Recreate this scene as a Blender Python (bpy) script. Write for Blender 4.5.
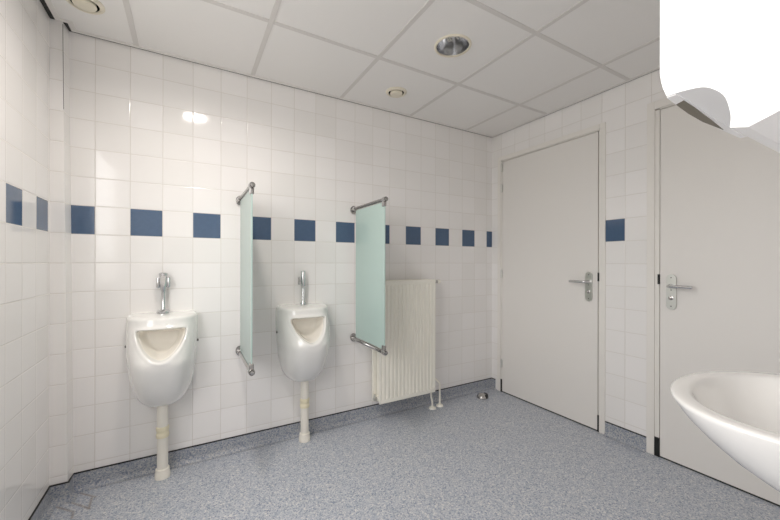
import bpy, bmesh, math, random
from mathutils import Vector, Matrix
C = bpy.context.scene
for o in list(bpy.data.objects): bpy.data.objects.remove(o)
COL = C.collection
random.seed(4)
pi, sin, cos = math.pi, math.sin, math.cos

# ------------------------------------------------------------------ dimensions (metres)
TILE = 0.15
XL, XR, YB, YN = -0.585, 2.494, 2.378, -0.10     # left, right, back and near wall faces
ZC = 2.369                                        # ceiling height
CAMZ = 1.186
ROWZ = 1.479                                      # top of the blue tile row
SK = 0.088                                        # height of the vinyl upstand

# ------------------------------------------------------------------ camera, world, exposure
cam = bpy.data.cameras.new('camera'); cam_o = bpy.data.objects.new('camera', cam); COL.objects.link(cam_o)
cam.sensor_fit = 'HORIZONTAL'; cam.sensor_width = 36.0
cam.lens = 348.48 / 780 * 36
cam.shift_x = 0.0
cam.shift_y = (262.2 - 260) / 780
cam.clip_start = 0.01
cam_o.location = (0, 0, CAMZ)
cam_o.rotation_euler = (Matrix.Rotation(-math.radians(30.064), 4, 'Z') @ Matrix.Rotation(pi / 2, 4, 'X')
                        @ Matrix.Rotation(math.radians(0.106), 4, 'Z')).to_euler()
C.camera = cam_o

w = bpy.data.worlds.new('world'); C.world = w; w.use_nodes = True
wn = w.node_tree; bg = wn.nodes['Background']            # overcast sky over a darker ground
tc = wn.nodes.new('ShaderNodeTexCoord'); sx = wn.nodes.new('ShaderNodeSeparateXYZ'); wr = wn.nodes.new('ShaderNodeValToRGB')
wn.links.new(tc.outputs['Generated'], sx.inputs[0]); wn.links.new(sx.outputs[2], wr.inputs[0]); wn.links.new(wr.outputs[0], bg.inputs[0])
wr.color_ramp.elements[0].position = 0.0; wr.color_ramp.elements[0].color = (0.52, 0.50, 0.47, 1)
wr.color_ramp.elements[1].position = 0.03; wr.color_ramp.elements[1].color = (1.0, 0.985, 0.97, 1)
bg.inputs[1].default_value = 3.8                         # daylight strength
WIN = (0.00, 1.52, 0.95, 2.20)                           # window in the left wall: y0, y1, z0, z1
pl = bpy.data.lights.new('window_daylight', 'AREA'); pl.shape = 'RECTANGLE'; pl.size = WIN[3] - WIN[2]; pl.size_y = WIN[1] - WIN[0]
pl.cycles.is_portal = True
po = bpy.data.objects.new('window_daylight', pl); COL.objects.link(po)
po.location = (XL - 0.10, (WIN[0] + WIN[1]) / 2, (WIN[2] + WIN[3]) / 2); po.rotation_euler = (0, -pi / 2, 0)

vs = C.view_settings
vs.view_transform = 'Standard'; vs.look = 'None'; vs.gamma = 1.0; vs.use_curve_mapping = False
vs.exposure = 0.80
C.cycles.max_bounces = 14; C.cycles.diffuse_bounces = 10; C.cycles.transparent_max_bounces = 12
C.cycles.sample_clamp_indirect = 6.0
C.cycles.caustics_reflective = False; C.cycles.caustics_refractive = False

LAMP_COL = (1.0, 0.92, 0.85)
LAMP_W = {'far': 5.2}                            # watts of the burning downlight

# ------------------------------------------------------------------ materials
def srgb(r, g, b):
    f = lambda c: ((c / 255 + 0.055) / 1.055) ** 2.4 if c / 255 > 0.04045 else c / 255 / 12.92
    return (f(r), f(g), f(b), 1)

def mat(name, col, rough=0.5, metal=0.0, coat=0.0, spec=0.5, bump=0.0, bscale=40, var=0.0):
    m = bpy.data.materials.new(name); m.use_nodes = True
    nt = m.node_tree; b = nt.nodes['Principled BSDF']
    b.inputs['Base Color'].default_value = col
    b.inputs['Roughness'].default_value = rough
    b.inputs['Metallic'].default_value = metal
    b.inputs['Coat Weight'].default_value = coat
    b.inputs['Coat Roughness'].default_value = 0.05
    b.inputs['Specular IOR Level'].default_value = spec
    g = nt.nodes.new('ShaderNodeNewGeometry')
    n = nt.nodes.new('ShaderNodeTexNoise'); n.inputs['Scale'].default_value = bscale; n.inputs['Detail'].default_value = 3
    nt.links.new(g.outputs['Position'], n.inputs['Vector'])
    if bump:
        bp = nt.nodes.new('ShaderNodeBump'); bp.inputs['Strength'].default_value = bump; bp.inputs['Distance'].default_value = 0.002
        nt.links.new(n.outputs['Fac'], bp.inputs['Height']); nt.links.new(bp.outputs[0], b.inputs['Normal'])
    if var:
        mx = nt.nodes.new('ShaderNodeMix'); mx.data_type = 'RGBA'
        mx.inputs[6].default_value = tuple(c * (1 - var) for c in col[:3]) + (1,)
        mx.inputs[7].default_value = tuple(min(1, c * (1 + var)) for c in col[:3]) + (1,)
        nt.links.new(n.outputs['Fac'], mx.inputs[0]); nt.links.new(mx.outputs[2], b.inputs['Base Color'])
    return m

class NG:                                          # tiny helper for math node chains
    def __init__(s, nt): s.nt = nt
    def m(s, op, a, b=None, c=None):
        n = s.nt.nodes.new('ShaderNodeMath'); n.operation = op
        for i, v in enumerate((a, b, c)):
            if v is None: continue
            if isinstance(v, (int, float)): n.inputs[i].default_value = v
            else: s.nt.links.new(v, n.inputs[i])
        return n.outputs[0]
    def ramp(s, v, a, b, lo=0.0, hi=1.0):
        n = s.nt.nodes.new('ShaderNodeMapRange'); n.interpolation_type = 'SMOOTHSTEP'
        s.nt.links.new(v, n.inputs[0])
        for i, x in enumerate((a, b, lo, hi)): n.inputs[1 + i].default_value = x
        return n.outputs[0]
    def mix(s, f, a, b):
        n = s.nt.nodes.new('ShaderNodeMix'); n.data_type = 'RGBA'
        for i, v in ((0, f), (6, a), (7, b)):
            if isinstance(v, (tuple, float, int)): n.inputs[i].default_value = v
            else: s.nt.links.new(v, n.inputs[i])
        return n.outputs[2]

def tile_mat(name, axis, off, parity):
    """glazed 15 cm wall tiles along world axis X or Y, one row with every second tile blue"""
    m = bpy.data.materials.new(name); m.use_nodes = True
    nt = m.node_tree; b = nt.nodes['Principled BSDF']; g = NG(nt)
    geo = nt.nodes.new('ShaderNodeNewGeometry'); sep = nt.nodes.new('ShaderNodeSeparateXYZ')
    nt.links.new(geo.outputs['Position'], sep.inputs[0])
    U = g.m('DIVIDE', g.m('SUBTRACT', sep.outputs[axis], off), TILE)
    V = g.m('DIVIDE', g.m('SUBTRACT', sep.outputs[2], ROWZ - TILE), TILE)
    iu, iv = g.m('FLOOR', U), g.m('FLOOR', V)
    fu, fv = g.m('SUBTRACT', U, iu), g.m('SUBTRACT', V, iv)
    du = g.m('MINIMUM', fu, g.m('SUBTRACT', 1.0, fu)); dv = g.m('MINIMUM', fv, g.m('SUBTRACT', 1.0, fv))
    d = g.m('MULTIPLY', g.m('MINIMUM', du, dv), TILE)
    grout = g.ramp(d, 0.0011, 0.0019, 1.0, 0.0)
    height = g.ramp(d, 0.0005, 0.0045)
    row = g.m('COMPARE', iv, 0.0, 0.1)
    par = g.m('COMPARE', g.m('ABSOLUTE', g.m('MODULO', g.m('ADD', iu, parity + 100), 2.0)), 0.0, 0.1)
    blue = g.m('MULTIPLY', row, par)
    cmb = nt.nodes.new('ShaderNodeCombineXYZ'); nt.links.new(iu, cmb.inputs[0]); nt.links.new(iv, cmb.inputs[1])
    wn = nt.nodes.new('ShaderNodeTexWhiteNoise'); nt.links.new(cmb.outputs[0], wn.inputs['Vector'])
    tone = g.mix(wn.outputs['Value'], TILE_A, TILE_B)
    nb = nt.nodes.new('ShaderNodeTexNoise'); nb.inputs['Scale'].default_value = 60
    nt.links.new(geo.outputs['Position'], nb.inputs['Vector'])
    bl = g.mix(nb.outputs['Fac'], srgb(70, 91, 119), srgb(78, 100, 128))
    c = g.mix(blue, tone, bl)
    gc = g.mix(row, GROUT, srgb(216, 212, 206))
    c = g.mix(grout, c, gc)
    nt.links.new(c, b.inputs['Base Color'])
    nt.links.new(g.m('ADD', g.m('MULTIPLY', grout, 0.6), 0.09), b.inputs['Roughness'])
    # every tile sits at its own tiny angle, glaze is slightly wavy
    wav = nt.nodes.new('ShaderNodeTexNoise'); wav.inputs['Scale'].default_value = 7; wav.inputs['Detail'].default_value = 1
    nt.links.new(geo.outputs['Position'], wav.inputs['Vector'])
    tilt = g.m('MULTIPLY', g.m('SUBTRACT', wn.outputs['Value'], 0.5), g.m('ADD', fu, fv))
    h = g.m('ADD', height, g.m('ADD', g.m('MULTIPLY', tilt, 0.15), g.m('MULTIPLY', wav.outputs['Fac'], 0.9)))
    bp = nt.nodes.new('ShaderNodeBump'); bp.inputs['Strength'].default_value = 0.6; bp.inputs['Distance'].default_value = 0.0012
    nt.links.new(h, bp.inputs['Height']); nt.links.new(bp.outputs[0], b.inputs['Normal'])
    return m

TILE_A, TILE_B, GROUT = srgb(234, 232, 230), srgb(239, 237, 236), srgb(215, 211, 206)
M = {}
M['tile_back'] = tile_mat('tile_back', 0, -0.2773, 0)
M['tile_left'] = tile_mat('tile_left', 1, 1.829, 0)
M['tile_right'] = tile_mat('tile_right', 1, 1.213, 0)
M['tile_plain'] = tile_mat('tile_plain', 0, -0.607, 1)
M['ceiling'] = mat('ceiling_panel', srgb(233, 231, 229), 0.9, bump=0.25, bscale=250, var=0.02)
M['grid'] = mat('ceiling_grid', srgb(213, 210, 207), 0.6)
M['edge'] = mat('edge_angle', srgb(226, 223, 220), 0.6)
M['dark'] = mat('dark_gap', srgb(22, 21, 20), 0.8)
M['black'] = mat('black_rubber_and_gap', srgb(18, 18, 18), 0.5)
M['ceramic'] = mat('ceramic', srgb(234, 233, 230), 0.08, coat=0.6)
M['basin'] = mat('basin_ceramic', srgb(240, 239, 237), 0.1, coat=0.5)
M['inner'] = mat('stained_ceramic', srgb(230, 226, 218), 0.1, coat=0.5, var=0.06, bscale=14)
M['chrome'] = mat('chrome', (0.72, 0.72, 0.73, 1), 0.16, 1.0)
M['dchrome'] = mat('dull_chrome', (0.50, 0.49, 0.48, 1), 0.2, 1.0)
M['alu'] = mat('satin_aluminium', (0.66, 0.66, 0.63, 1), 0.36, 1.0)
M['pvc'] = mat('white_plastic_pipe', srgb(232, 228, 218), 0.35)
M['yellowed'] = mat('yellowed_plastic', srgb(230, 222, 194), 0.4)
M['radiator'] = mat('radiator_enamel', srgb(241, 238, 228), 0.3)
M['door'] = mat('door_paint', srgb(228, 225, 221), 0.45, bump=0.05, bscale=90)
M['frame'] = mat('frame_paint', srgb(229, 226, 221), 0.4)
M['valve'] = mat('cream_plastic', srgb(226, 219, 202), 0.45)
M['plastic'] = mat('white_plastic', srgb(247, 247, 248), 0.3)
M['reflector'] = mat('lamp_reflector', (0.84, 0.85, 0.88, 1), 0.22, 1.0)
M['tube'] = mat('lamp_tube_off', srgb(236, 234, 226), 0.4)
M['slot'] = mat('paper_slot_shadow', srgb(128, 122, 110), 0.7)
M['screw'] = mat('screw_cap', srgb(95, 92, 90), 0.4, 0.6)

def floor_mat(name, dark=1.0, stains=()):
    m = bpy.data.materials.new(name); m.use_nodes = True
    nt = m.node_tree; b = nt.nodes['Principled BSDF']; g = NG(nt)
    geo = nt.nodes.new('ShaderNodeNewGeometry')
    vo = nt.nodes.new('ShaderNodeTexVoronoi'); vo.inputs['Scale'].default_value = 190
    nt.links.new(geo.outputs['Position'], vo.inputs['Vector'])
    sp = nt.nodes.new('ShaderNodeSeparateColor'); nt.links.new(vo.outputs['Color'], sp.inputs[0])
    cr = nt.nodes.new('ShaderNodeValToRGB'); nt.links.new(sp.outputs[0], cr.inputs[0])
    cr.color_ramp.interpolation = 'CONSTANT'
    stops = [(0.0, (128, 138, 158)), (0.16, (161, 169, 182)), (0.45, (178, 183, 192)), (0.72, (194, 196, 200)), (0.9, (212, 211, 209))]
    e = cr.color_ramp.elements
    while len(e) < len(stops): e.new(0.5)
    for el, (p, c) in zip(e, stops):
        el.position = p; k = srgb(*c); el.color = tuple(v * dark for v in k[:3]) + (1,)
    n = nt.nodes.new('ShaderNodeTexNoise'); n.inputs['Scale'].default_value = 9; n.inputs['Detail'].default_value = 5
    nt.links.new(geo.outputs['Position'], n.inputs['Vector'])
    c = g.mix(g.m('MULTIPLY', n.outputs['Fac'], 0.16), cr.outputs[0], srgb(150, 146, 142))
    if stains:                                         # brown dirt in the weld seams by the corner boxing
        xyz = nt.nodes.new('ShaderNodeSeparateXYZ'); nt.links.new(geo.outputs['Position'], xyz.inputs[0]); acc = None
        for ax, ay, bx, by in stains:
            L = math.hypot(bx - ax, by - ay); ux, uy = (bx - ax) / L, (by - ay) / L
            dx, dy = g.m('SUBTRACT', xyz.outputs[0], ax), g.m('SUBTRACT', xyz.outputs[1], ay)
            al = g.m('ADD', g.m('MULTIPLY', dx, ux), g.m('MULTIPLY', dy, uy)); ac = g.m('ABSOLUTE', g.m('SUBTRACT', g.m('MULTIPLY', dx, -uy), g.m('MULTIPLY', dy, -ux)))
            end = g.m('MAXIMUM', g.m('SUBTRACT', 0.0, al), g.m('SUBTRACT', al, L))
            k = g.ramp(g.m('MAXIMUM', ac, end), 0.001, 0.009, 1.0, 0.0)
            acc = k if acc is None else g.m('MAXIMUM', acc, k)
        c = g.mix(g.m('MULTIPLY', acc, g.m('MULTIPLY', n.outputs['Fac'], 0.95)), c, srgb(122, 102, 82))
    nt.links.new(c, b.inputs['Base Color'])
    b.inputs['Roughness'].default_value = 0.38
    bp = nt.nodes.new('ShaderNodeBump'); bp.inputs['Strength'].default_value = 0.15; bp.inputs['Distance'].default_value = 0.001
    nt.links.new(sp.outputs[1], bp.inputs['Height']); nt.links.new(bp.outputs[0], b.inputs['Normal'])
    return m
M['floor'] = floor_mat('speckled_vinyl', 1.07, [(-0.512, 2.376, -0.405, 2.264), (-0.505, 2.279, -0.409, 2.171), (-0.417, 2.265, -0.412, 2.173), (-0.567, 2.282, -0.47, 2.181), (-0.47, 2.181, -0.464, 2.131), (-0.501, 2.372, -0.413, 2.354)])
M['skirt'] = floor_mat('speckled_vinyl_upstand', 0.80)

def frosted():
    m = bpy.data.materials.new('frosted_glass'); m.use_nodes = True
    nt = m.node_tree; nt.nodes.remove(nt.nodes['Principled BSDF']); out = nt.nodes['Material Output']
    A = lambda t: nt.nodes.new(t)
    df, tl, tr, gl = A('ShaderNodeBsdfDiffuse'), A('ShaderNodeBsdfTranslucent'), A('ShaderNodeBsdfTransparent'), A('ShaderNodeBsdfGlossy')
    df.inputs[0].default_value = srgb(208, 231, 225); tl.inputs[0].default_value = srgb(216, 240, 234)
    tr.inputs[0].default_value = (0.80, 0.92, 0.86, 1); gl.inputs['Roughness'].default_value = 0.03
    m1, m2, m3, fr = A('ShaderNodeMixShader'), A('ShaderNodeMixShader'), A('ShaderNodeMixShader'), A('ShaderNodeFresnel')
    fr.inputs[0].default_value = 1.52
    m1.inputs[0].default_value = 0.28; nt.links.new(df.outputs[0], m1.inputs[1]); nt.links.new(tl.outputs[0], m1.inputs[2])
    m2.inputs[0].default_value = 0.08; nt.links.new(m1.outputs[0], m2.inputs[1]); nt.links.new(tr.outputs[0], m2.inputs[2])
    nt.links.new(fr.outputs[0], m3.inputs[0]); nt.links.new(m2.outputs[0], m3.inputs[1]); nt.links.new(gl.outputs[0], m3.inputs[2])
    nt.links.new(m3.outputs[0], out.inputs[0])
    return m
M['glass'] = frosted()
def clear_glass():
    m = bpy.data.materials.new('window_glass'); m.use_nodes = True
    nt = m.node_tree; nt.nodes.remove(nt.nodes['Principled BSDF'])
    a, g2, x = nt.nodes.new('ShaderNodeBsdfTransparent'), nt.nodes.new('ShaderNodeBsdfGlossy'), nt.nodes.new('ShaderNodeMixShader')
    g2.inputs['Roughness'].default_value = 0.02; x.inputs[0].default_value = 0.06
    nt.links.new(a.outputs[0], x.inputs[1]); nt.links.new(g2.outputs[0], x.inputs[2]); nt.links.new(x.outputs[0], nt.nodes['Material Output'].inputs[0])
    return m
M['clear'] = clear_glass()
def emis(name, col, s):
    m = bpy.data.materials.new(name); m.use_nodes = True; b = m.node_tree.nodes['Principled BSDF']
    b.inputs['Emission Color'].default_value = col; b.inputs['Emission Strength'].default_value = s
    return m
M['tube_on'] = emis('lamp_tube_lit', LAMP_COL + (1,), 22.0)

# ------------------------------------------------------------------ mesh helpers
def add_box(bm, a, b, bevel=0.0, seg=2):
    r = bmesh.ops.create_cube(bm, size=1)
    vs_ = r['verts']
    for v in vs_:
        v.co = Vector([(a[i] + b[i]) / 2 + v.co[i] * abs(b[i] - a[i]) for i in range(3)])
    if bevel:
        es = list({e for v in vs_ for e in v.link_edges})
        bmesh.ops.bevel(bm, geom=es, offset=bevel, segments=seg, affect='EDGES', profile=0.5)

def add_cyl(bm, a, b, r, r2=None, n=24, caps=True):
    a, b = Vector(a), Vector(b); d = b - a
    q = d.to_track_quat('Z', 'Y').to_matrix().to_4x4(); q.translation = (a + b) / 2
    bmesh.ops.create_cone(bm, cap_ends=caps, segments=n, radius1=r, radius2=r if r2 is None else r2, depth=d.length, matrix=q)

def add_lathe(bm, prof, base=(0, 0, 0), axis=(0, 0, 1), n=48):
    """prof: list of (radius, height) along axis"""
    q = Vector(axis).to_track_quat('Z', 'Y').to_matrix(); base = Vector(base)
    rings = []
    for r, h in prof:
        if r < 1e-6: rings.append([bm.verts.new(base + q @ Vector((0, 0, h)))])
        else: rings.append([bm.verts.new(base + q @ Vector((r * cos(2 * pi * i / n), r * sin(2 * pi * i / n), h))) for i in range(n)])
    for A, B in zip(rings, rings[1:]):
        for i in range(n):
            j = (i + 1) % n
            f = [A[0] if len(A) == 1 else A[i], A[0] if len(A) == 1 else A[j], B[0] if len(B) == 1 else B[j], B[0] if len(B) == 1 else B[i]]
            u = []
            for v in f:
                if v not in u: u.append(v)
            if len(u) > 2: bm.faces.new(u)

def add_tube(bm, pts, r, n=16):
    pts = [Vector(p) for p in pts]; rings = []; up = None
    for i, p in enumerate(pts):
        t = (pts[min(i + 1, len(pts) - 1)] - pts[max(i - 1, 0)]).normalized()
        if up is None: up = t.orthogonal().normalized()
        up = (up - t * up.dot(t)).normalized(); sd = t.cross(up)
        rings.append([bm.verts.new(p + (up * cos(2 * pi * k / n) + sd * sin(2 * pi * k / n)) * r) for k in range(n)])
    for A, B in zip(rings, rings[1:]):
        for k in range(n): bm.faces.new((A[k], A[(k + 1) % n], B[(k + 1) % n], B[k]))
    bm.faces.new(rings[0][::-1]); bm.faces.new(rings[-1])

def fillet(pts, r, n=6):
    pts = [Vector(p) for p in pts]; out = [pts[0]]
    for i in range(1, len(pts) - 1):
        a, p, b = pts[i - 1], pts[i], pts[i + 1]
        p0 = p + (a - p).normalized() * r; p1 = p + (b - p).normalized() * r
        for k in range(n + 1):
            t = k / n; out.append(p0 * (1 - t) ** 2 + p * 2 * t * (1 - t) + p1 * t * t)
    out.append(pts[-1]); return out

def add_prism(bm, prof, axis, a, b):
    """closed 2D profile extruded along world axis 0/1/2 from a to b (profile in the other two axes, in order)"""
    o = [i for i in range(3) if i != axis]
    def mk(v):
        r = []
        for p in prof:
            c = [0, 0, 0]; c[axis] = v; c[o[0]] = p[0]; c[o[1]] = p[1]; r.append(bm.verts.new(c))
        return r
    A, B = mk(a), mk(b); n = len(prof)
    for i in range(n): bm.faces.new((A[i], A[(i + 1) % n], B[(i + 1) % n], B[i]))
    bm.faces.new(A[::-1]); bm.faces.new(B)

def obj(name, bm, m, parent=None, smooth=None, loc=None):
    bmesh.ops.remove_doubles(bm, verts=bm.verts, dist=1e-6)
    bmesh.ops.recalc_face_normals(bm, faces=bm.faces)
    if parent is not None and loc is None:         # geometry is written in world space
        bmesh.ops.translate(bm, verts=bm.verts, vec=-wloc(parent))
    me = bpy.data.meshes.new(name); bm.to_mesh(me); bm.free()
    me.materials.append(m if not isinstance(m, str) else M[m])
    if smooth is not None:
        me.set_sharp_from_angle(angle=math.radians(smooth)) if smooth < 180 else None
        for p in me.polygons: p.use_smooth = True
    o = bpy.data.objects.new(name, me); COL.objects.link(o)
    if parent is not None: o.parent = parent
    if loc is not None: o.location = loc
    return o

def wloc(o):
    v = Vector(o.location)
    while o.parent is not None:
        o = o.parent; v = v + Vector(o.location)
    return v

def thing(name, label, cat, loc, group=None):
    o = bpy.data.objects.new(name, None); COL.objects.link(o); o.location = loc
    o.empty_display_size = 0.05
    o['label'] = label; o['category'] = cat
    if group: o['group'] = group
    return o

def struct(name, bm, m, parent=None, smooth=None):
    o = obj(name, bm, m, parent, smooth)
    if parent is None: o['kind'] = 'structure'
    return o

def BM(): return bmesh.new()

# ------------------------------------------------------------------ setting: floor, walls
T = 0.12
b = BM(); add_box(b, (XL - T, YN - T, -0.1), (XR + T, YB + T, 0)); struct('floor', b, 'floor')
ZT = ZC + 0.25
b = BM(); add_box(b, (XL - T, YB, 0), (XR + T, YB + T, ZT)); struct('wall_back', b, 'tile_back')
b = BM()
for y0, y1, z0, z1 in ((YN - T, WIN[0], 0, ZT), (WIN[1], YB, 0, ZT), (WIN[0], WIN[1], 0, WIN[2]), (WIN[0], WIN[1], WIN[3], ZT)):
    add_box(b, (XL - T, y0, z0), (XL, y1, z1))
struct('wall_left', b, 'tile_left')
b = BM(); fx0, fx1, f = XL - 0.095, XL - 0.045, 0.05     # window frame, mullion and panes
for y0, y1, z0, z1 in ((WIN[0], WIN[0] + f, WIN[2], WIN[3]), (WIN[1] - f, WIN[1], WIN[2], WIN[3]), (WIN[0] + f, WIN[1] - f, WIN[2], WIN[2] + f), (WIN[0] + f, WIN[1] - f, WIN[3] - f, WIN[3])):
    add_box(b, (fx0, y0, z0), (fx1, y1, z1), 0.003)
wd = struct('window_1', b, 'frame')
b = BM(); add_box(b, (XL - 0.074, WIN[0] + f, WIN[2] + f), (XL - 0.070, WIN[1] - f, WIN[3] - f)); obj('pane', b, 'clear', wd)
b = BM(); add_box(b, (XL - T, YN - T, 0), (XR + T, YN, ZT)); struct('wall_near', b, 'tile_plain')

# right wall with two door openings
D1 = (1.336, 2.300, 2.155)       # frame outer y0, y1, top
D2 = (0.140, 1.084, 2.180)
b = BM()
for y0, y1, z0, z1 in ((D1[1], YB, 0, ZT), (D1[0], D1[1], D1[2], ZT), (D2[1], D1[0], 0, ZT), (D2[0], D2[1], D2[2], ZT), (YN, D2[0], 0, ZT)):
    add_box(b, (XR, y0, z0), (XR + T, y1, z1))
struct('wall_right', b, 'tile_right')

# tiled pipe boxing in the left back corner
BXX, BXY = -0.516, 2.302
b = BM(); add_box(b, (XL, BXY, 0), (BXX, YB, ZC + 0.02))
for v in b.verts:                                    # the boxing leans a little
    if v.co.x > XL + 0.01: v.co.x = (-0.517 if v.co.z < 1 else -0.539) + (0.007 if v.co.y > BXY + 0.01 else 0)
tb = struct('wall_corner', b, 'tile_plain')
b = BM(); add_prism(b, [(-0.5357, 1.94), (-0.5339, 1.94), (-0.5377, ZC - 0.01), (-0.5395, ZC - 0.01)], 1, BXY - 0.0012, BXY + 0.001); obj('crack', b, 'screw', tb)

# vinyl upstands with a cove at the foot and a black cap line
def skirting(name, path):
    """path: (x, y) points along wall faces, room on the left of the direction of travel"""
    prof = [(0.0045, SK), (0.0045, 0.032)] + [(0.0045 + 0.024 * (1 - cos(t)), 0.032 - 0.0305 * sin(t)) for t in [i * pi / 2 / 6 for i in range(1, 7)]]
    prof += [(0.034, 0.0003)]
    def sweep(bm, prof):
        P = [Vector(p) for p in path]; rows = []
        for i, p in enumerate(P):
            d0 = (p - P[i - 1]).normalized() if i else None
            d1 = (P[i + 1] - p).normalized() if i < len(P) - 1 else None
            n0 = Vector((-d0.y, d0.x)) if d0 else None; n1 = Vector((-d1.y, d1.x)) if d1 else None
            if n0 is None: nn = n1
            elif n1 is None: nn = n0
            else:
                nn = (n0 + n1); nn = nn / (1 + n0.dot(n1))
            rows.append([bm.verts.new((p.x + nn.x * u, p.y + nn.y * u, z)) for u, z in prof])
        for A, B in zip(rows, rows[1:]):
            for k in range(len(prof) - 1): bm.faces.new((A[k], A[k + 1], B[k + 1], B[k]))
        bm.faces.new(rows[0]); bm.faces.new(rows[-1][::-1])
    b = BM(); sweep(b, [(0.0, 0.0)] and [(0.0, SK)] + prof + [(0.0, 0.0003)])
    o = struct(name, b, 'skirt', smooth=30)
    b = BM(); sweep(b, [(0.0, SK + 0.005), (0.006, SK + 0.005), (0.006, SK - 0.0005), (0.0, SK - 0.0005)])
    obj('cap_strip', b, 'black', o)
    return o
skirting('baseboard_back', [(XR, D1[1] + 0.03), (XR, YB), (BXX, YB), (BXX, BXY), (XL, BXY), (XL, BXY - 0.05)])
skirting('baseboard_left', [(XL, BXY - 0.05), (XL, YN)])
skirting('baseboard_right', [(XR, D2[1]), (XR, D1[0])])

# ------------------------------------------------------------------ ceiling
GX = [-0.585 + 0.020, -0.248, 0.352, 0.952, 1.552, 2.152, XR - 0.008]
GY = [YN, -0.018, 0.582, 1.182, 1.782, YB - 0.009]
LIGHTS = [(0.052, 1.482), (1.252, 1.482)]
VENTS = [(1.252, 2.08), (-0.412, 2.08)]
RL, RV = 0.089, 0.054
def panel(bm, x0, x1, y0, y1, z, hole=None):
    if hole is None:
        bm.faces.new([bm.verts.new((x, y, z)) for x, y in ((x0, y0), (x1, y0), (x1, y1), (x0, y1))]); return
    cx, cy, r = hole; n = 96
    A, B = [], []
    cor = [math.atan2(y - cy, x - cx) for x, y in ((x0, y0), (x1, y0), (x1, y1), (x0, y1))]
    ang = sorted([2 * pi * i / n - pi for i in range(n)] + cor)
    for a in ang:
        c, s = cos(a), sin(a)
        tx = ((x1 - cx) / c if c > 0 else (x0 - cx) / c) if abs(c) > 1e-9 else 1e9
        ty = ((y1 - cy) / s if s > 0 else (y0 - cy) / s) if abs(s) > 1e-9 else 1e9
        t = min(tx, ty)
        A.append(bm.verts.new((cx + r * c, cy + r * s, z))); B.append(bm.verts.new((cx + t * c, cy + t * s, z)))
    for i in range(len(ang)):
        j = (i + 1) % len(ang); bm.faces.new((A[i], A[j], B[j], B[i]))
b = BM()
PZ = ZC + 0.003
for x0, x1 in zip(GX, GX[1:]):
    for y0, y1 in zip(GY, GY[1:]):
        hole = None
        for (lx, ly), r in [(l, RL) for l in LIGHTS] + [(v, RV) for v in VENTS]:
            if x0 < lx < x1 and y0 < ly < y1: hole = (lx, ly, r)
        panel(b, x0, x1, y0, y1, PZ, hole)
struct('ceiling', b, 'ceiling')
b = BM(); add_box(b, (XL - T, YN - T, ZC + 0.20), (XR + T, YB + T, ZC + 0.25)); struct('ceiling_slab', b, 'dark')
b = BM()
for x in GX[1:-1]: add_box(b, (x - 0.012, GY[0], ZC), (x + 0.012, GY[-1], ZC + 0.006))
for y in GY[1:-1]:
    for xa, xb in zip(GX, GX[1:]):
        add_box(b, (xa + (0.012 if xa != GX[0] else 0), y - 0.012, ZC), (xb - (0.012 if xb != GX[-1] else 0), y + 0.012, ZC + 0.006))
struct('trim_1', b, 'grid')
b = BM()                                             # wall angle around the edge
W = 0.022; WY = BXY - 0.004; WX = BXX - 0.004
for x0, y0, x1, y1 in ((WX, GY[-1] - W, GX[-1] - W, GY[-1]), (GX[-1] - W, GY[0], GX[-1], GY[-1]), (GX[0], GY[0], GX[0] + W, WY - W),
                       (GX[0], WY - W, WX + W, WY), (WX, WY, WX + W, GY[-1] - W), (GX[0] + W, GY[0], GX[-1] - W, GY[0] + W)):
    add_box(b, (x0, y0, ZC - 0.001), (x1, y1, ZC + 0.007))
struct('trim_2', b, 'edge')
b = BM()                                             # black strips put the shade of the gap between walls and ceiling into colour
for x0, y0, x1, y1 in ((XL, YN, GX[0], WY), (BXX - 0.03, WY, WX, YB), (WX, GY[-1], XR, YB), (GX[-1], YN, XR, GY[-1])):
    add_box(b, (x0, y0, ZC + 0.001), (x1, y1, ZC + 0.004))
struct('gap_shade_strip', b, 'black')

# ------------------------------------------------------------------ doors (in the right wall, hinged leaf flush with a stepped steel frame)
def door(name, y0, y1, leaf0, leaf1, top, leaftop, step):
    """y0..y1 frame outer, leaf0..leaf1 leaf edges"""
    b = BM(); add_box(b, (XR - 0.004, leaf0, 0.008), (XR + 0.036, leaf1, leaftop), 0.0015)
    d = struct(name, b, 'door')
    b = BM(); xf = XR - 0.010
    g = 0.005                                         # gap around leaf
    for a, c in ((y0, leaf0 - step[0]), (leaf1 + step[1], y1)):
        add_box(b, (xf, a, 0), (XR + 0.06, c, top), 0.002)
    for a, c in ((leaf0 - step[0], leaf0 - g), (leaf1 + g, leaf1 + step[1])):
        add_box(b, (xf + 0.008, a - 0.001, 0), (XR + 0.06, c, leaftop + g), 0.001)
    add_box(b, (xf, leaf0 - step[0], leaftop + 0.012), (XR + 0.06, leaf1 + step[1], top), 0.002)
    add_box(b, (xf + 0.008, leaf0 - g, leaftop + g), (XR + 0.06, leaf1 + g, leaftop + 0.013), 0.001)
    obj('door_frame', b, 'frame', d)
    b = BM(); add_box(b, (XR + 0.045, y0 + 0.01, 0.0), (XR + 0.07, y1 - 0.01, top - 0.01)); obj('gap_shade_board', b, 'dark', d)  # dark board behind the leaf, its colour stands for shade in the gaps
    b = BM()
    for ya, yc in ((leaf0 - step[0] + 0.0005, leaf0 - 0.0005), (leaf1 + 0.0005, leaf1 + step[1] - 0.0005)):
        add_box(b, (XR - 0.0085, ya, 0.0005), (XR + 0.04, yc, 0.115))
    add_box(b, (XR - 0.002, leaf0, 0), (XR + 0.03, leaf1, 0.0079)); obj('black_foot_strip', b, 'black', d)  # black strips at the foot of the frame steps and under the leaf
    return d
d1 = door('door_1', D1[0], D1[1], 1.388, 2.248, D1[2], 2.106, (0.013, 0.016))
d2 = door('door_2', D2[0], D2[1], 0.180, 1.014, D2[2], 2.118, (0.028, 0.028))
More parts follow.
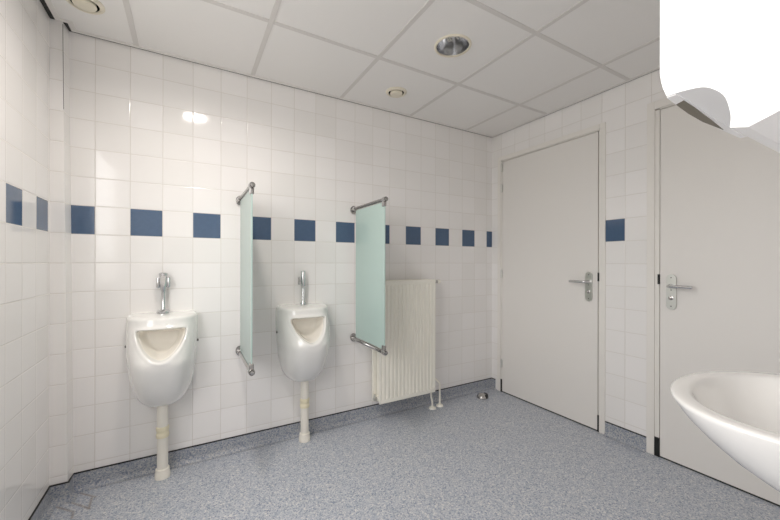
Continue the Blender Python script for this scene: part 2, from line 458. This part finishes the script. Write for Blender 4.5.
for z0, z1 in ((2.015, 2.085), (1.825, 1.898), (1.045, 1.115), (0.225, 0.295)):
    b = BM(); add_cyl(b, (XR - 0.014, 2.2515, z0), (XR - 0.014, 2.2515, z1), 0.0075, n=16)
    add_cyl(b, (XR - 0.014, 2.2515, z1), (XR - 0.014, 2.2515, z1 + 0.008), 0.005, n=12)
    add_box(b, (XR - 0.012, 2.2440, z0 + 0.004), (XR + 0.01, 2.2590, z1 - 0.004))
    obj('hinge', b, 'alu', d1, 40)
for d, yy in ((d1, 1.3805), (d2, 1.0195)):
    b = BM(); add_box(b, (XR - 0.0115, yy - 0.004, 1.055), (XR + 0.02, yy + 0.005, 1.115)); obj('latch_keep', b, 'black', d)

def door_handle(d, yc, zc, sgn):
    """rounded back plate yc wide 5 cm, lever pointing along sgn*y, cylinder below"""
    x = XR - 0.004
    b = BM(); r = 0.0245; h = 0.105
    prof = [(yc + r * cos(t), zc + (h - r) + r * sin(t)) for t in [pi * i / 16 for i in range(17)]]
    prof += [(yc + r * cos(t), zc - (h - r) + r * sin(t)) for t in [pi + pi * i / 16 for i in range(17)]]
    add_prism(b, prof, 0, x - 0.008, x); hd = obj('door_handle', b, 'alu', d, 30)
    zl = zc + 0.035
    b = BM()
    add_lathe(b, [(0.013, 0), (0.013, 0.010), (0.010, 0.014), (0.010, 0.03)], (x - 0.008, yc, zl), (-1, 0, 0), 24)
    add_tube(b, fillet([(x - 0.02, yc, zl), (x - 0.055, yc, zl), (x - 0.055, yc + sgn * 0.112, zl)], 0.016), 0.0095)
    add_lathe(b, [(0.0095, 0), (0.008, 0.004), (0, 0.006)], (x - 0.055, yc + sgn * 0.112, zl), (0, sgn, 0), 16)
    obj('lever', b, 'chrome', hd, 40)
    b = BM(); zk = zc - 0.036
    add_lathe(b, [(0.0125, 0), (0.0125, 0.004), (0.009, 0.005), (0.009, 0.003), (0, 0.003)], (x - 0.008, yc, zk), (-1, 0, 0), 24)
    add_box(b, (x - 0.022, yc - 0.003, zk - 0.009), (x - 0.008, yc + 0.003, zk + 0.009), 0.002)
    obj('lock_knob', b, 'dchrome', hd, 40)
    for dz in (0.085, 0.012, -0.085):
        b = BM(); add_lathe(b, [(0.0035, 0), (0.003, 0.0015), (0, 0.002)], (x - 0.008, yc, zc + dz), (-1, 0, 0), 12); obj('screw', b, 'screw', hd, 40)
    return hd
door_handle(d1, 1.448, 1.014, 1)
door_handle(d2, 0.955, 1.012, -1)

# ------------------------------------------------------------------ downlights and ceiling valves
def downlight(x, y, label, watts, col=LAMP_COL, spread=160):
    t = thing('downlight', label, 'ceiling light', (x, y, ZC), 'recessed downlights in the ceiling')
    b = BM(); add_lathe(b, [(0.088, 0.003), (0.088, -0.003), (0.091, -0.005), (0.098, -0.004), (0.101, 0.0), (0.101, 0.003)], (x, y, ZC), n=64)
    obj('trim_ring', b, 'valve', t, 50)
    b = BM(); add_lathe(b, [(0.0885, -0.002), (0.087, 0.02), (0.082, 0.055), (0.072, 0.09), (0.055, 0.112), (0.03, 0.122), (0, 0.124)], (x, y, ZC), n=64)
    obj('reflector', b, 'reflector', t, 180)
    for s in (-1, 1):
        b = BM(); a = math.radians(32)
        ax = Vector((cos(a), sin(a), 0)); nx = Vector((-sin(a), cos(a), 0))
        for k in (-1, 1):
            c = Vector((x, y, ZC + 0.06)) + nx * (s * 0.026 + k * 0.008) 
            add_cyl(b, c - ax * 0.07, c + ax * 0.035, 0.006, n=16)
        c = Vector((x, y, ZC + 0.06)) + nx * s * 0.026 - ax * 0.066
        add_box(b, c - Vector((0.014, 0.014, 0.01)), c + Vector((0.014, 0.014, 0.01)), 0.003)
        obj('lamp_tube', b, 'tube_on' if watts else 'tube', t, 40)
    if watts:
        L = bpy.data.lights.new('downlight_glow', 'AREA'); L.shape = 'DISK'; L.size = 0.165; L.energy = watts; L.color = col; L.spread = math.radians(spread)
        lo = bpy.data.objects.new('downlight_glow', L); COL.objects.link(lo); lo.parent = t; lo.location = (0, 0, 0.004)
    return t
downlight(*LIGHTS[1], 'unlit recessed downlight with silver reflector in the ceiling, two tubes inside', 0)
downlight(*LIGHTS[0], 'lit recessed downlight in the ceiling in front of the left urinal', LAMP_W['far'], LAMP_COL, 158)

def vent(x, y, label):
    t = thing('ceiling_vent', label, 'vent', (x, y, ZC), 'round air valves in the ceiling')
    b = BM(); add_lathe(b, [(0.0535, 0.0), (0.0535, -0.005), (0.057, -0.009), (0.066, -0.007), (0.073, -0.001), (0.073, 0.003)], (x, y, ZC), n=56)
    obj('collar', b, 'valve', t, 40)
    b = BM(); add_lathe(b, [(0.0532, -0.003), (0.0532, 0.03), (0, 0.03)], (x, y, ZC), n=48); obj('duct_shade', b, 'dark', t)  # dark sleeve, the shade in the ring gap given by colour
    b = BM(); add_lathe(b, [(0.036, 0.02), (0.043, -0.004), (0.044, -0.010), (0.041, -0.014), (0.02, -0.016), (0, -0.0165)], (x, y, ZC), n=48)
    obj('valve_disc', b, 'valve', t, 50)
vent(*VENTS[0], 'small round cream air valve in the ceiling above the radiator')
vent(*VENTS[1], 'round cream air valve in the ceiling by the left corner')

# ------------------------------------------------------------------ urinals
def interp(tab, z):
    for (z0, v0), (z1, v1) in zip(tab, tab[1:]):
        if z0 <= z <= z1:
            t = (z - z0) / (z1 - z0); return v0 + (v1 - v0) * t
    return tab[0][1] if z < tab[0][0] else tab[-1][1]
def smooth_tab(tab):
    zs = [i * 0.005 for i in range(0, 110)]
    raw = [interp(tab, z) for z in zs]
    for _ in range(6): raw = [raw[0]] + [(raw[i - 1] + 2 * raw[i] + raw[i + 1]) / 4 for i in range(1, len(raw) - 1)] + [raw[-1]]
    return list(zip(zs, raw))
UH = 0.508                                             # body height; local z from 0 (bottom) to UH
WID = smooth_tab([(0, 0.062), (0.02, 0.098), (0.05, 0.122), (0.10, 0.141), (0.18, 0.156), (0.27, 0.165), (0.36, 0.170), (0.55, 0.172)])
DEP = smooth_tab([(0, 0.115), (0.03, 0.152), (0.10, 0.212), (0.18, 0.256), (0.25, 0.280), (0.275, 0.282), (0.32, 0.262), (0.42, 0.205), (0.46, 0.180), (0.55, 0.165)])
def u_depth(x, z):
    wv = interp(WID, z); q = min(1, abs(x) / wv)
    k = max(0.0, 1 - q ** 2.9) ** (1 / 2.3)
    top = max(0.0, min(1, (UH - z) / 0.022)); k2 = math.sqrt(max(0, 1 - (1 - top) ** 2))
    bot = max(0.0, min(1, z / 0.02)); k3 = math.sqrt(max(0, 1 - (1 - bot) ** 2))
    return interp(DEP, z) * k * min(k2, 1) * (0.35 + 0.65 * k3)
ZO = 0.372                                            # centre of the opening
def super_r(pts_inside, ang, rmax=0.6):
    lo, hi = 0.0, rmax
    for _ in range(40):
        mid = (lo + hi) / 2
        if pts_inside(mid * cos(ang), ZO + mid * sin(ang)): lo = mid
        else: hi = mid
    return lo
def in_outer(x, z):
    if z < 0 or z > UH: return False
    wv = interp(WID, z)
    if z > UH - 0.04:                                 # rounded top corners
        t = (z - (UH - 0.04)) / 0.04; wv -= 0.03 * (1 - math.sqrt(max(0, 1 - t * t)))
    if z < 0.02:
        t = 1 - z / 0.02; wv -= 0.015 * (1 - math.sqrt(max(0, 1 - t * t)))
    return abs(x) < wv
def in_open(x, z):
    top, botm = 0.436, 0.285
    if z > top or z < botm: return False
    t = (z - botm) / (top - botm)
    wv = 0.114 * t ** max(0.2, 0.5 - 0.35 * t)
    if t > 0.88: wv -= 0.012 * (1 - math.sqrt(max(0, 1 - ((t - 0.88) / 0.12) ** 2)))
    return abs(x) < wv
def urinal_bowl():
    N = 144; shell = BM(); inner = BM()
    angs = [2 * pi * i / N for i in range(N)]
    ro = [super_r(in_outer, a) for a in angs]; ri = [super_r(in_open, a) for a in angs]
    for _ in range(2):
        ri = [(ri[i - 1] + 2 * ri[i] + ri[(i + 1) % N]) / 4 for i in range(N)]
    def P(i, r, d): return (r * cos(angs[i]), -d, ZO + r * sin(angs[i]))
    rings = []
    RIM = 0.016
    # inner wall of the rim, rim crest, then outer shell to the wall
    def crest(i, r):
        x, z = r * cos(angs[i]), ZO + r * sin(angs[i]); return u_depth(x, z)
    for k, (f, dd) in enumerate(((-0.004, -0.030), (-0.001, -0.014), (0.001, -0.006), (0.005, -0.001), (RIM * 0.6, 0.0), (RIM, -0.001), (RIM + 0.006, -0.003))):
        rings.append([shell.verts.new(P(i, ri[i] + f, max(0.01, crest(i, ri[i] + max(f, 0.004)) + dd))) for i in range(N)])
    ts = [0.06, 0.14, 0.24, 0.36, 0.48, 0.60, 0.70, 0.79, 0.86, 0.91, 0.945, 0.97, 0.985, 0.995, 1.0]
    for t in ts:
        row = []
        for i in range(N):
            r0 = ri[i] + RIM + 0.006; r = r0 + (ro[i] - r0) * t
            row.append(shell.verts.new(P(i, r, max(0.0, crest(i, r) - 0.003 * (1 - t)))))
        rings.append(row)
    rings.append([shell.verts.new(P(i, ro[i], 0.0)) for i in range(N)])
    for A, B in zip(rings, rings[1:]):
        for i in range(N): shell.faces.new((A[i], A[(i + 1) % N], B[(i + 1) % N], B[i]))
    # hollow of the bowl
    def hollow(i, t):
        r = (ri[i] - 0.004) * t; x, z = r * cos(angs[i]), ZO + r * sin(angs[i])
        edge = max(0.01, u_depth((ri[i] + 0.004) * cos(angs[i]), ZO + (ri[i] + 0.004) * sin(angs[i])) - 0.030)
        base = 0.085 + 0.11 * max(0, (0.36 - z) / 0.09) ** 1.5 + 0.03 * min(1, (abs(x) / 0.11)) ** 3
        s = max(0, (t - 0.72) / 0.28); s = s * s * (3 - 2 * s)
        return r, min(edge, base) * (1 - s) + edge * s
    ir = []
    for t in (1.0, 0.975, 0.95, 0.92, 0.88, 0.83, 0.77, 0.70, 0.6, 0.5, 0.4, 0.3, 0.2, 0.1):
        ir.append([inner.verts.new(P(i, *hollow(i, t))) for i in range(N)])
    c = inner.verts.new((0, -hollow(0, 0.0)[1], ZO))
    for A, B in zip(ir, ir[1:]):
        for i in range(N): inner.faces.new((A[i], A[(i + 1) % N], B[(i + 1) % N], B[i]))
    for i in range(N): inner.faces.new((ir[-1][i], ir[-1][(i + 1) % N], c))
    return shell, inner

UB = 0.392                                            # height of the bowl's underside
def urinal(x, label, kind):
    t = thing('urinal', label, 'urinal', (x, YB, UB), 'wall-hung urinals')
    shell, inner = urinal_bowl()
    bw = obj('bowl', shell, 'ceramic', t, 180, loc=(0, 0, 0))
    obj('bowl_hollow', inner, 'inner', bw, 180, loc=(0, 0, 0))
    for s in (-1, 1):
        b = BM(); add_lathe(b, [(0.0075, 0), (0.007, 0.004), (0.004, 0.007), (0, 0.0075)], (x + s * 0.168, YB - 0.035, UB + 0.335), (s, -0.15, 0), 20)
        obj('fixing_screw', b, 'screw', t, 50)
    yv = YB - 0.045; zt = UB + UH
    b = BM()
    add_lathe(b, [(0.0, 0.001), ((0.033, 0.02)[kind], 0.001), ((0.033, 0.02)[kind], 0.012), ((0.028, 0.016)[kind], 0.017), (0.014, 0.020), (0.0105, 0.026), (0.0105, 0.120)], (x, yv, zt - 0.002), n=32)
    if kind == 0:                                     # wide valve with fluted push head
        add_lathe(b, [(0.0105, 0.12), (0.013, 0.128), (0.018, 0.150), (0.020, 0.165), (0.020, 0.208), (0.022, 0.212), (0.022, 0.222), (0.017, 0.227), (0, 0.228)], (x, yv, zt - 0.002), n=32)
        add_cyl(b, (x, yv, zt + 0.175), (x, YB, zt + 0.175), 0.012)
        for s in (-1, 1): add_lathe(b, [(0, 0), (0.008, 0.002), (0.010, 0.008), (0.010, 0.052), (0.008, 0.058), (0, 0.060)], (x + s * 0.0245, yv - 0.004, zt + 0.140), n=20)
    else:                                             # slim valve with a side lever
        add_lathe(b, [(0.0095, 0.12), (0.014, 0.124), (0.016, 0.130), (0.016, 0.222), (0.014, 0.227), (0, 0.228)], (x, yv, zt - 0.002), n=32)
        add_cyl(b, (x, yv, zt + 0.165), (x, YB, zt + 0.165), 0.011)
        add_cyl(b, (x - 0.010, yv, zt + 0.160), (x - 0.026, yv, zt + 0.160), 0.006)
    v = obj('flush_valve', b, 'chrome', t, 40)
    b = BM()
    if kind == 0:
        add_prism(b, [(-0.013, 0.214), (0.013, 0.214), (0.010, 0.170), (0.0, 0.148), (-0.010, 0.170)], 1, yv - 0.030, yv - 0.012)
        bmesh.ops.translate(b, verts=b.verts, vec=(x, 0, zt - 0.004))
    else:
        add_box(b, (x - 0.034, yv - 0.008, zt + 0.135), (x - 0.024, yv + 0.008, zt + 0.186), 0.003)
    obj('push_lever', b, 'dchrome', v, 40)
    yp = YB - 0.087
    b = BM(); add_cyl(b, (x, yp, 0.0), (x, yp, UB + 0.03), 0.0265, n=32)
    p = obj('waste_pipe', b, 'pvc', t, 40)
    b = BM(); add_lathe(b, [(0.0265, -0.034), (0.0305, -0.032), (0.0315, -0.022), (0.0305, -0.012), (0.0285, -0.009), (0.0285, 0.001), (0.0305, 0.004), (0.0315, 0.014), (0.0305, 0.024), (0.0265, 0.027)], (x, yp, 0.255), n=32)
    obj('pipe_joint', b, 'yellowed', p, 40)
    b = BM(); add_lathe(b, [(0.0265, 0.052), (0.033, 0.050), (0.034, 0.044), (0.034, 0.030), (0.037, 0.026), (0.037, 0.0)], (x, yp, 0.0), n=32)
    obj('floor_collar', b, 'pvc', p, 40)
    return t
urinal(-0.121, 'white ceramic wall urinal nearest the left corner, with wide chrome flush valve', 0)
urinal(0.672, 'white ceramic wall urinal between the two green glass screens', 1)

# ------------------------------------------------------------------ glass privacy screens
def screen(x, label):
    t = thing('privacy_screen', label, 'privacy screen', (x, YB, 0.62), 'glass screens beside the urinals')
    y0, y1 = 1.895, 2.322; z0, z1 = 0.640, 1.562
    b = BM(); add_box(b, (x - 0.004, y0, z0), (x + 0.004, y1, z1), 0.0008, 1); obj('glass_pane', b, 'glass', t)
    for z, s in ((1.578, 1), (0.622, -1)):
        b = BM(); r = 0.013
        add_cyl(b, (x, YB - 0.01, z), (x, y0 - 0.012, z), 0.0115, n=20)
        add_lathe(b, [(0.0115, 0), (0.010, 0.004), (0, 0.006)], (x, y0 - 0.012, z), (0, -1, 0), 20)
        br = obj('support_rail', b, 'dchrome', t, 40)
        b = BM(); prof = [(x + 0.024 * cos(a), z - s * 0.006 + 0.030 * sin(a)) for a in [2 * pi * i / 28 for i in range(28)]]
        add_prism(b, [(p[0], p[1]) for p in prof], 1, YB - 0.010, YB)
        add_lathe(b, [(0.018, 0.0), (0.016, 0.02), (0.0125, 0.03)], (x, YB - 0.010, z), (0, -1, 0), 24)
        obj('wall_plate', b, 'dchrome', br, 30)
        for yy in (y0 + 0.012,):
            b = BM(); add_box(b, (x - 0.011, yy - 0.014, z - s * 0.044), (x + 0.011, yy + 0.012, z), 0.004)
            add_lathe(b, [(0.015, -0.010), (0.016, -0.004), (0.016, 0.022), (0.014, 0.028)], (x, yy, z), (0, -1, 0), 24)
            obj('glass_clamp', b, 'dchrome', br, 40)
screen(0.281, 'green frosted glass screen between the two urinals, seen nearly edge on')
screen(1.060, 'wide green frosted glass screen between the right urinal and the radiator')

# ------------------------------------------------------------------ radiator
rx0, rx1, ryf, rz0, rz1 = 1.206, 1.716, 2.235, 0.143, 1.050
t = thing('radiator', 'cream panel radiator with vertical flutes on the wall beside the right glass screen', 'radiator', ((rx0 + rx1) / 2, ryf + 0.05, 0))
def rad_panel(yf, thick, flip, rx0, rx1):
    """fluted pressed steel sheet: profile in x,y extruded in z, with flat rims"""
    b = BM(); n = 14; m = 0.018; pitch = (rx1 - rx0 - 2 * m) / n
    pr = [(rx0, 0.0), (rx0 + m * 0.5, 0.0)]
    for k in range(n):
        x = rx0 + m + k * pitch
        for q, dy in ((0.10, 0.0075), (0.27, 0.0), (0.73, 0.0), (0.90, 0.0075)): pr.append((x + q * pitch, dy))
    pr += [(rx1 - m * 0.5, 0.0), (rx1, 0.0)]
    sg = -1 if flip else 1
    cols = []
    for x, dy in pr:
        zz = [(rz0, 0.012), (rz0 + 0.003, 0.002), (rz0 + 0.012, 0.0), (rz0 + 0.028, 0.0), (rz0 + 0.045, dy), (rz1 - 0.045, dy), (rz1 - 0.028, 0.0), (rz1 - 0.012, 0.0), (rz1 - 0.003, 0.002), (rz1, 0.012)]
        cols.append([b.verts.new((x, yf + sg * d, z)) for z, d in zz])
    for A, B in zip(cols, cols[1:]):
        for k in range(len(A) - 1): b.faces.new((A[k], A[k + 1], B[k + 1], B[k]))
    ext = bmesh.ops.extrude_face_region(b, geom=b.faces[:])
    for v in [g for g in ext['geom'] if isinstance(g, bmesh.types.BMVert)]: v.co.y = yf + sg * thick
    return b
obj('front_panel', rad_panel(ryf, 0.020, False, rx0 + 0.008, rx1), 'radiator', t)
obj('rear_panel', rad_panel(2.338, 0.020, True, rx0 - 0.008, rx1 - 0.004), 'radiator', t)
b = BM()                                               # zig-zag convector fins between the panels
pts = [(rx0 + 0.02 + i * 0.0125, ryf + (0.022 if i % 2 else 0.078)) for i in range(38)]
up = [b.verts.new((x, y, rz1 - 0.03)) for x, y in pts]; dn = [b.verts.new((x, y, rz0 + 0.04)) for x, y in pts]
for i in range(len(pts) - 1): b.faces.new((up[i], up[i + 1], dn[i + 1], dn[i]))
obj('convector_fin', b, 'radiator', t)
b = BM()
for z in (rz0 + 0.03, rz1 - 0.03):
    for x in (rx0 + 0.025, rx1 - 0.025): add_box(b, (x - 0.018, ryf + 0.012, z - 0.016), (x + 0.018, 2.325, z + 0.016), 0.004)
for x in (rx0 + 0.1, rx1 - 0.1): add_box(b, (x - 0.012, 2.335, rz0 + 0.1), (x + 0.012, YB, rz1 - 0.1))
obj('header_block', b, 'radiator', t, 40)
b = BM()
for y in (2.29,):
    add_cyl(b, (rx0 + 0.01, y, rz0 + 0.03), (rx0 - 0.016, y, rz0 + 0.03), 0.013); add_cyl(b, (rx0 - 0.016, y, rz0 + 0.03), (rx0 - 0.022, y, rz0 + 0.03), 0.009, n=6)
    add_cyl(b, (rx0 - 0.008, y, rz0 + 0.02), (rx0 - 0.008, y, rz0 + 0.062), 0.008)
obj('drain_plug', b, 'alu', t, 40)
b = BM(); add_cyl(b, (rx1 - 0.01, 2.275, rz1 - 0.022), (rx1 + 0.050, 2.275, rz1 - 0.022), 0.013); vp = obj('vent_plug', b, 'dchrome', t, 40)
b = BM(); add_lathe(b, [(0.0, 0), (0.015, 0), (0.017, 0.004), (0.017, 0.024), (0.014, 0.029), (0, 0.03)], (rx1 + 0.046, 2.275, rz1 - 0.022), (1, 0, 0), 24); obj('plug_knob', b, 'pvc', vp, 40)
for pts in ([(1.700, 2.275, rz0 + 0.03), (1.704, 2.275, 0.10), (1.716, 2.275, 0.05), (1.716, 2.275, 0.0)],
            [(1.700, 2.305, 0.262), (1.745, 2.300, 0.245), (1.800, 2.285, 0.190), (1.800, 2.285, 0.0)]):
    b = BM(); add_tube(b, fillet(pts, 0.018), 0.0078); p = obj('supply_pipe', b, 'radiator', t, 60)
    b = BM(); add_lathe(b, [(0.008, 0.016), (0.020, 0.014), (0.028, 0.008), (0.030, 0.0), (0, 0)], (pts[-1][0], pts[-1][1], 0.0), n=32); obj('floor_collar', b, 'radiator', p, 50)

# ------------------------------------------------------------------ door stop on the floor
t = thing('door_stop', 'small domed metal door stop with black rubber on the floor by the corner', 'door stop', (2.235, 2.242, 0))
b = BM(); add_lathe(b, [(0.048, 0.0), (0.048, 0.004), (0.045, 0.014), (0.036, 0.026), (0.022, 0.034), (0, 0.037)], (2.235, 2.242, 0.0), n=40)
obj('dome', b, 'dchrome', t, 60)
b = BM()
prof = [(0.0495 * cos(a), 0.0495 * sin(a)) for a in [-0.95 + 1.9 * i / 16 for i in range(17)]]
prof += [(0.030 * cos(a), 0.030 * sin(a)) for a in [0.95 - 1.9 * i / 16 for i in range(17)]]
add_prism(b, prof, 2, 0.003, 0.030); bmesh.ops.rotate(b, verts=b.verts, cent=(0, 0, 0), matrix=Matrix.Rotation(-0.55, 3, 'Z'))
bmesh.ops.translate(b, verts=b.verts, vec=(2.235, 2.242, 0)); obj('rubber_pad', b, 'black', t, 40)

# ------------------------------------------------------------------ wash basin on the near wall
t = thing('washbasin', 'white ceramic wall-hung washbasin in front of the right door', 'washbasin', (1.27, YN, 0.62))
SC = (1.272, 0.235); SA, SF = 0.302, 0.228; SB = SC[1] - YN
def rim(a, k=1.0, inset=0.0):
    c, s = cos(a), sin(a)
    if s >= 0: x, y = (SA - inset) * c, (SF - inset) * s
    else:
        p = 2 / 4.0; x = (SA - inset) * math.copysign(abs(c) ** p, c); y = -(SB - inset * 0.0) * abs(s) ** p
    return x, y
def basin():
    N = 96; b = BM(); A = [2 * pi * i / N for i in range(N)]
    cx, cy = SC
    def ring(fn): return [b.verts.new(fn(a)) for a in A]
    def outer(k, z):
        def f(a):
            x, y = rim(a); yy = YN + (y + SB) * (k if True else 1)
            return (cx + x * k, min(cy + SF, YN + (y + SB) * (0.12 + 0.88 * k) if y > -SB else YN), z)
        return f
    def flat(ins, z):
        def f(a):
            x, y = rim(a); l = math.hypot(x, y); n = (l - ins) / l
            return (cx + x * n, cy + y * n if y * n + cy > YN else YN, z)
        return f
    def bowl(k, z):                                    # inner hollow: ellipse away from the back deck
        ia, ib, iy = 0.256, 0.187, 0.0
        def f(a): return (cx + ia * k * cos(a), cy + iy + (ib if sin(a) >= 0 else 0.150) * k * sin(a), z)
        return f
    Z = 0.850
    R = [ring(outer(0.30, Z - 0.205)), ring(outer(0.44, Z - 0.200)), ring(outer(0.58, Z - 0.180)), ring(outer(0.70, Z - 0.150)), ring(outer(0.80, Z - 0.118)), ring(outer(0.88, Z - 0.084)),
         ring(outer(0.945, Z - 0.050)), ring(outer(0.978, Z - 0.028)), ring(outer(0.995, Z - 0.013)), ring(outer(1.0, Z - 0.007)), ring(flat(0.002, Z - 0.002)), ring(flat(0.007, Z)), ring(flat(0.020, Z + 0.0005))]
    R += [ring(bowl(1.04, Z)), ring(bowl(1.0, Z - 0.003)), ring(bowl(0.975, Z - 0.010)), ring(bowl(0.94, Z - 0.028)), ring(bowl(0.88, Z - 0.058)), ring(bowl(0.78, Z - 0.092)), ring(bowl(0.62, Z - 0.122)), ring(bowl(0.40, Z - 0.140)), ring(bowl(0.12, Z - 0.146))]
    for P, Q in zip(R, R[1:]):
        for i in range(N): b.faces.new((P[i], P[(i + 1) % N], Q[(i + 1) % N], Q[i]))
    b.faces.new(R[0][::-1]); b.faces.new(R[-1])
    return b
obj('basin', basin(), 'basin', t, 70)
b = BM(); add_lathe(b, [(0.0, 0.004), (0.020, 0.004), (0.028, 0.006), (0.031, 0.003), (0.031, 0.0)], (SC[0], SC[1], 0.704), n=32); obj('drain', b, 'chrome', t, 40)
b = BM(); add_tube(b, fillet([(SC[0], SC[1] - 0.13, 0.66), (SC[0], SC[1] - 0.13, 0.52), (SC[0], YN, 0.52)], 0.03), 0.016); obj('trap_pipe', b, 'chrome', t, 60)

# ------------------------------------------------------------------ paper towel dispenser on the near wall
t = thing('paper_dispenser', 'white plastic paper towel dispenser with curved lip, high on the near wall', 'dispenser', (0.50, YN, 1.29))
px0, px1, ztop = 0.36, 0.556, 1.70
prof = [(YN, ztop), (0.10, ztop), (0.13, ztop - 0.008), (0.144, ztop - 0.03), (0.147, ztop - 0.06), (0.147, 1.354), (0.1462, 1.346), (0.1445, 1.338), (0.142, 1.331)]
arch = [(0.142, 1.331), (0.134, 1.3308), (0.126, 1.330), (0.117, 1.328), (0.110, 1.323), (0.104, 1.315), (0.101, 1.303), (0.1005, 1.297), (0.101, 1.290)]
def spline(P, n=6):
    out = []
    for i in range(len(P) - 1):
        p0, p1, p2, p3 = P[max(i - 1, 0)], P[i], P[i + 1], P[min(i + 2, len(P) - 1)]
        for k in range(n):
            t = k / n
            out.append(tuple(0.5 * (2 * p1[c] + (p2[c] - p0[c]) * t + (2 * p0[c] - 5 * p1[c] + 4 * p2[c] - p3[c]) * t * t + (3 * p1[c] - p0[c] - 3 * p2[c] + p3[c]) * t ** 3) for c in (0, 1)))
    return out + [P[-1]]
arch = spline(arch)
full = prof + arch[1:] + [(0.091, 1.287), (0.060, 1.299), (0.02, 1.312), (YN, 1.33)]
b = BM(); add_prism(b, full, 0, px0, px1)
hs = obj('housing', b, 'plastic', t, 32)
b = BM()                                               # bowed front lip of the paper slot
lip_out = [(0.362, 0.1425), (0.384, 0.1445), (0.416, 0.1472), (0.453, 0.1485), (0.494, 0.1472), (0.552, 0.1460)]
lip_in = [(0.552, 0.1415), (0.494, 0.1405), (0.446, 0.139), (0.404, 0.137), (0.380, 0.136), (0.362, 0.136)]
add_prism(b, lip_out + lip_in, 2, 1.3300, 1.3309); obj('front_lip', b, 'plastic', hs)
b = BM()
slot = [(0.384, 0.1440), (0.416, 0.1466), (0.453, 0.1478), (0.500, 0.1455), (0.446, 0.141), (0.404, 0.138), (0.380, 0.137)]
add_prism(b, slot, 2, 1.3294, 1.3301); obj('slot_shade', b, 'slot', hs)  # flat plate, the shade inside the slot put into its colour
b = BM(); add_box(b, (px0 - 0.0002, 0.1385, 1.3520), (px0 + 0.001, 0.1473, 1.3526)); obj('cover_seam', b, 'grid', hs)
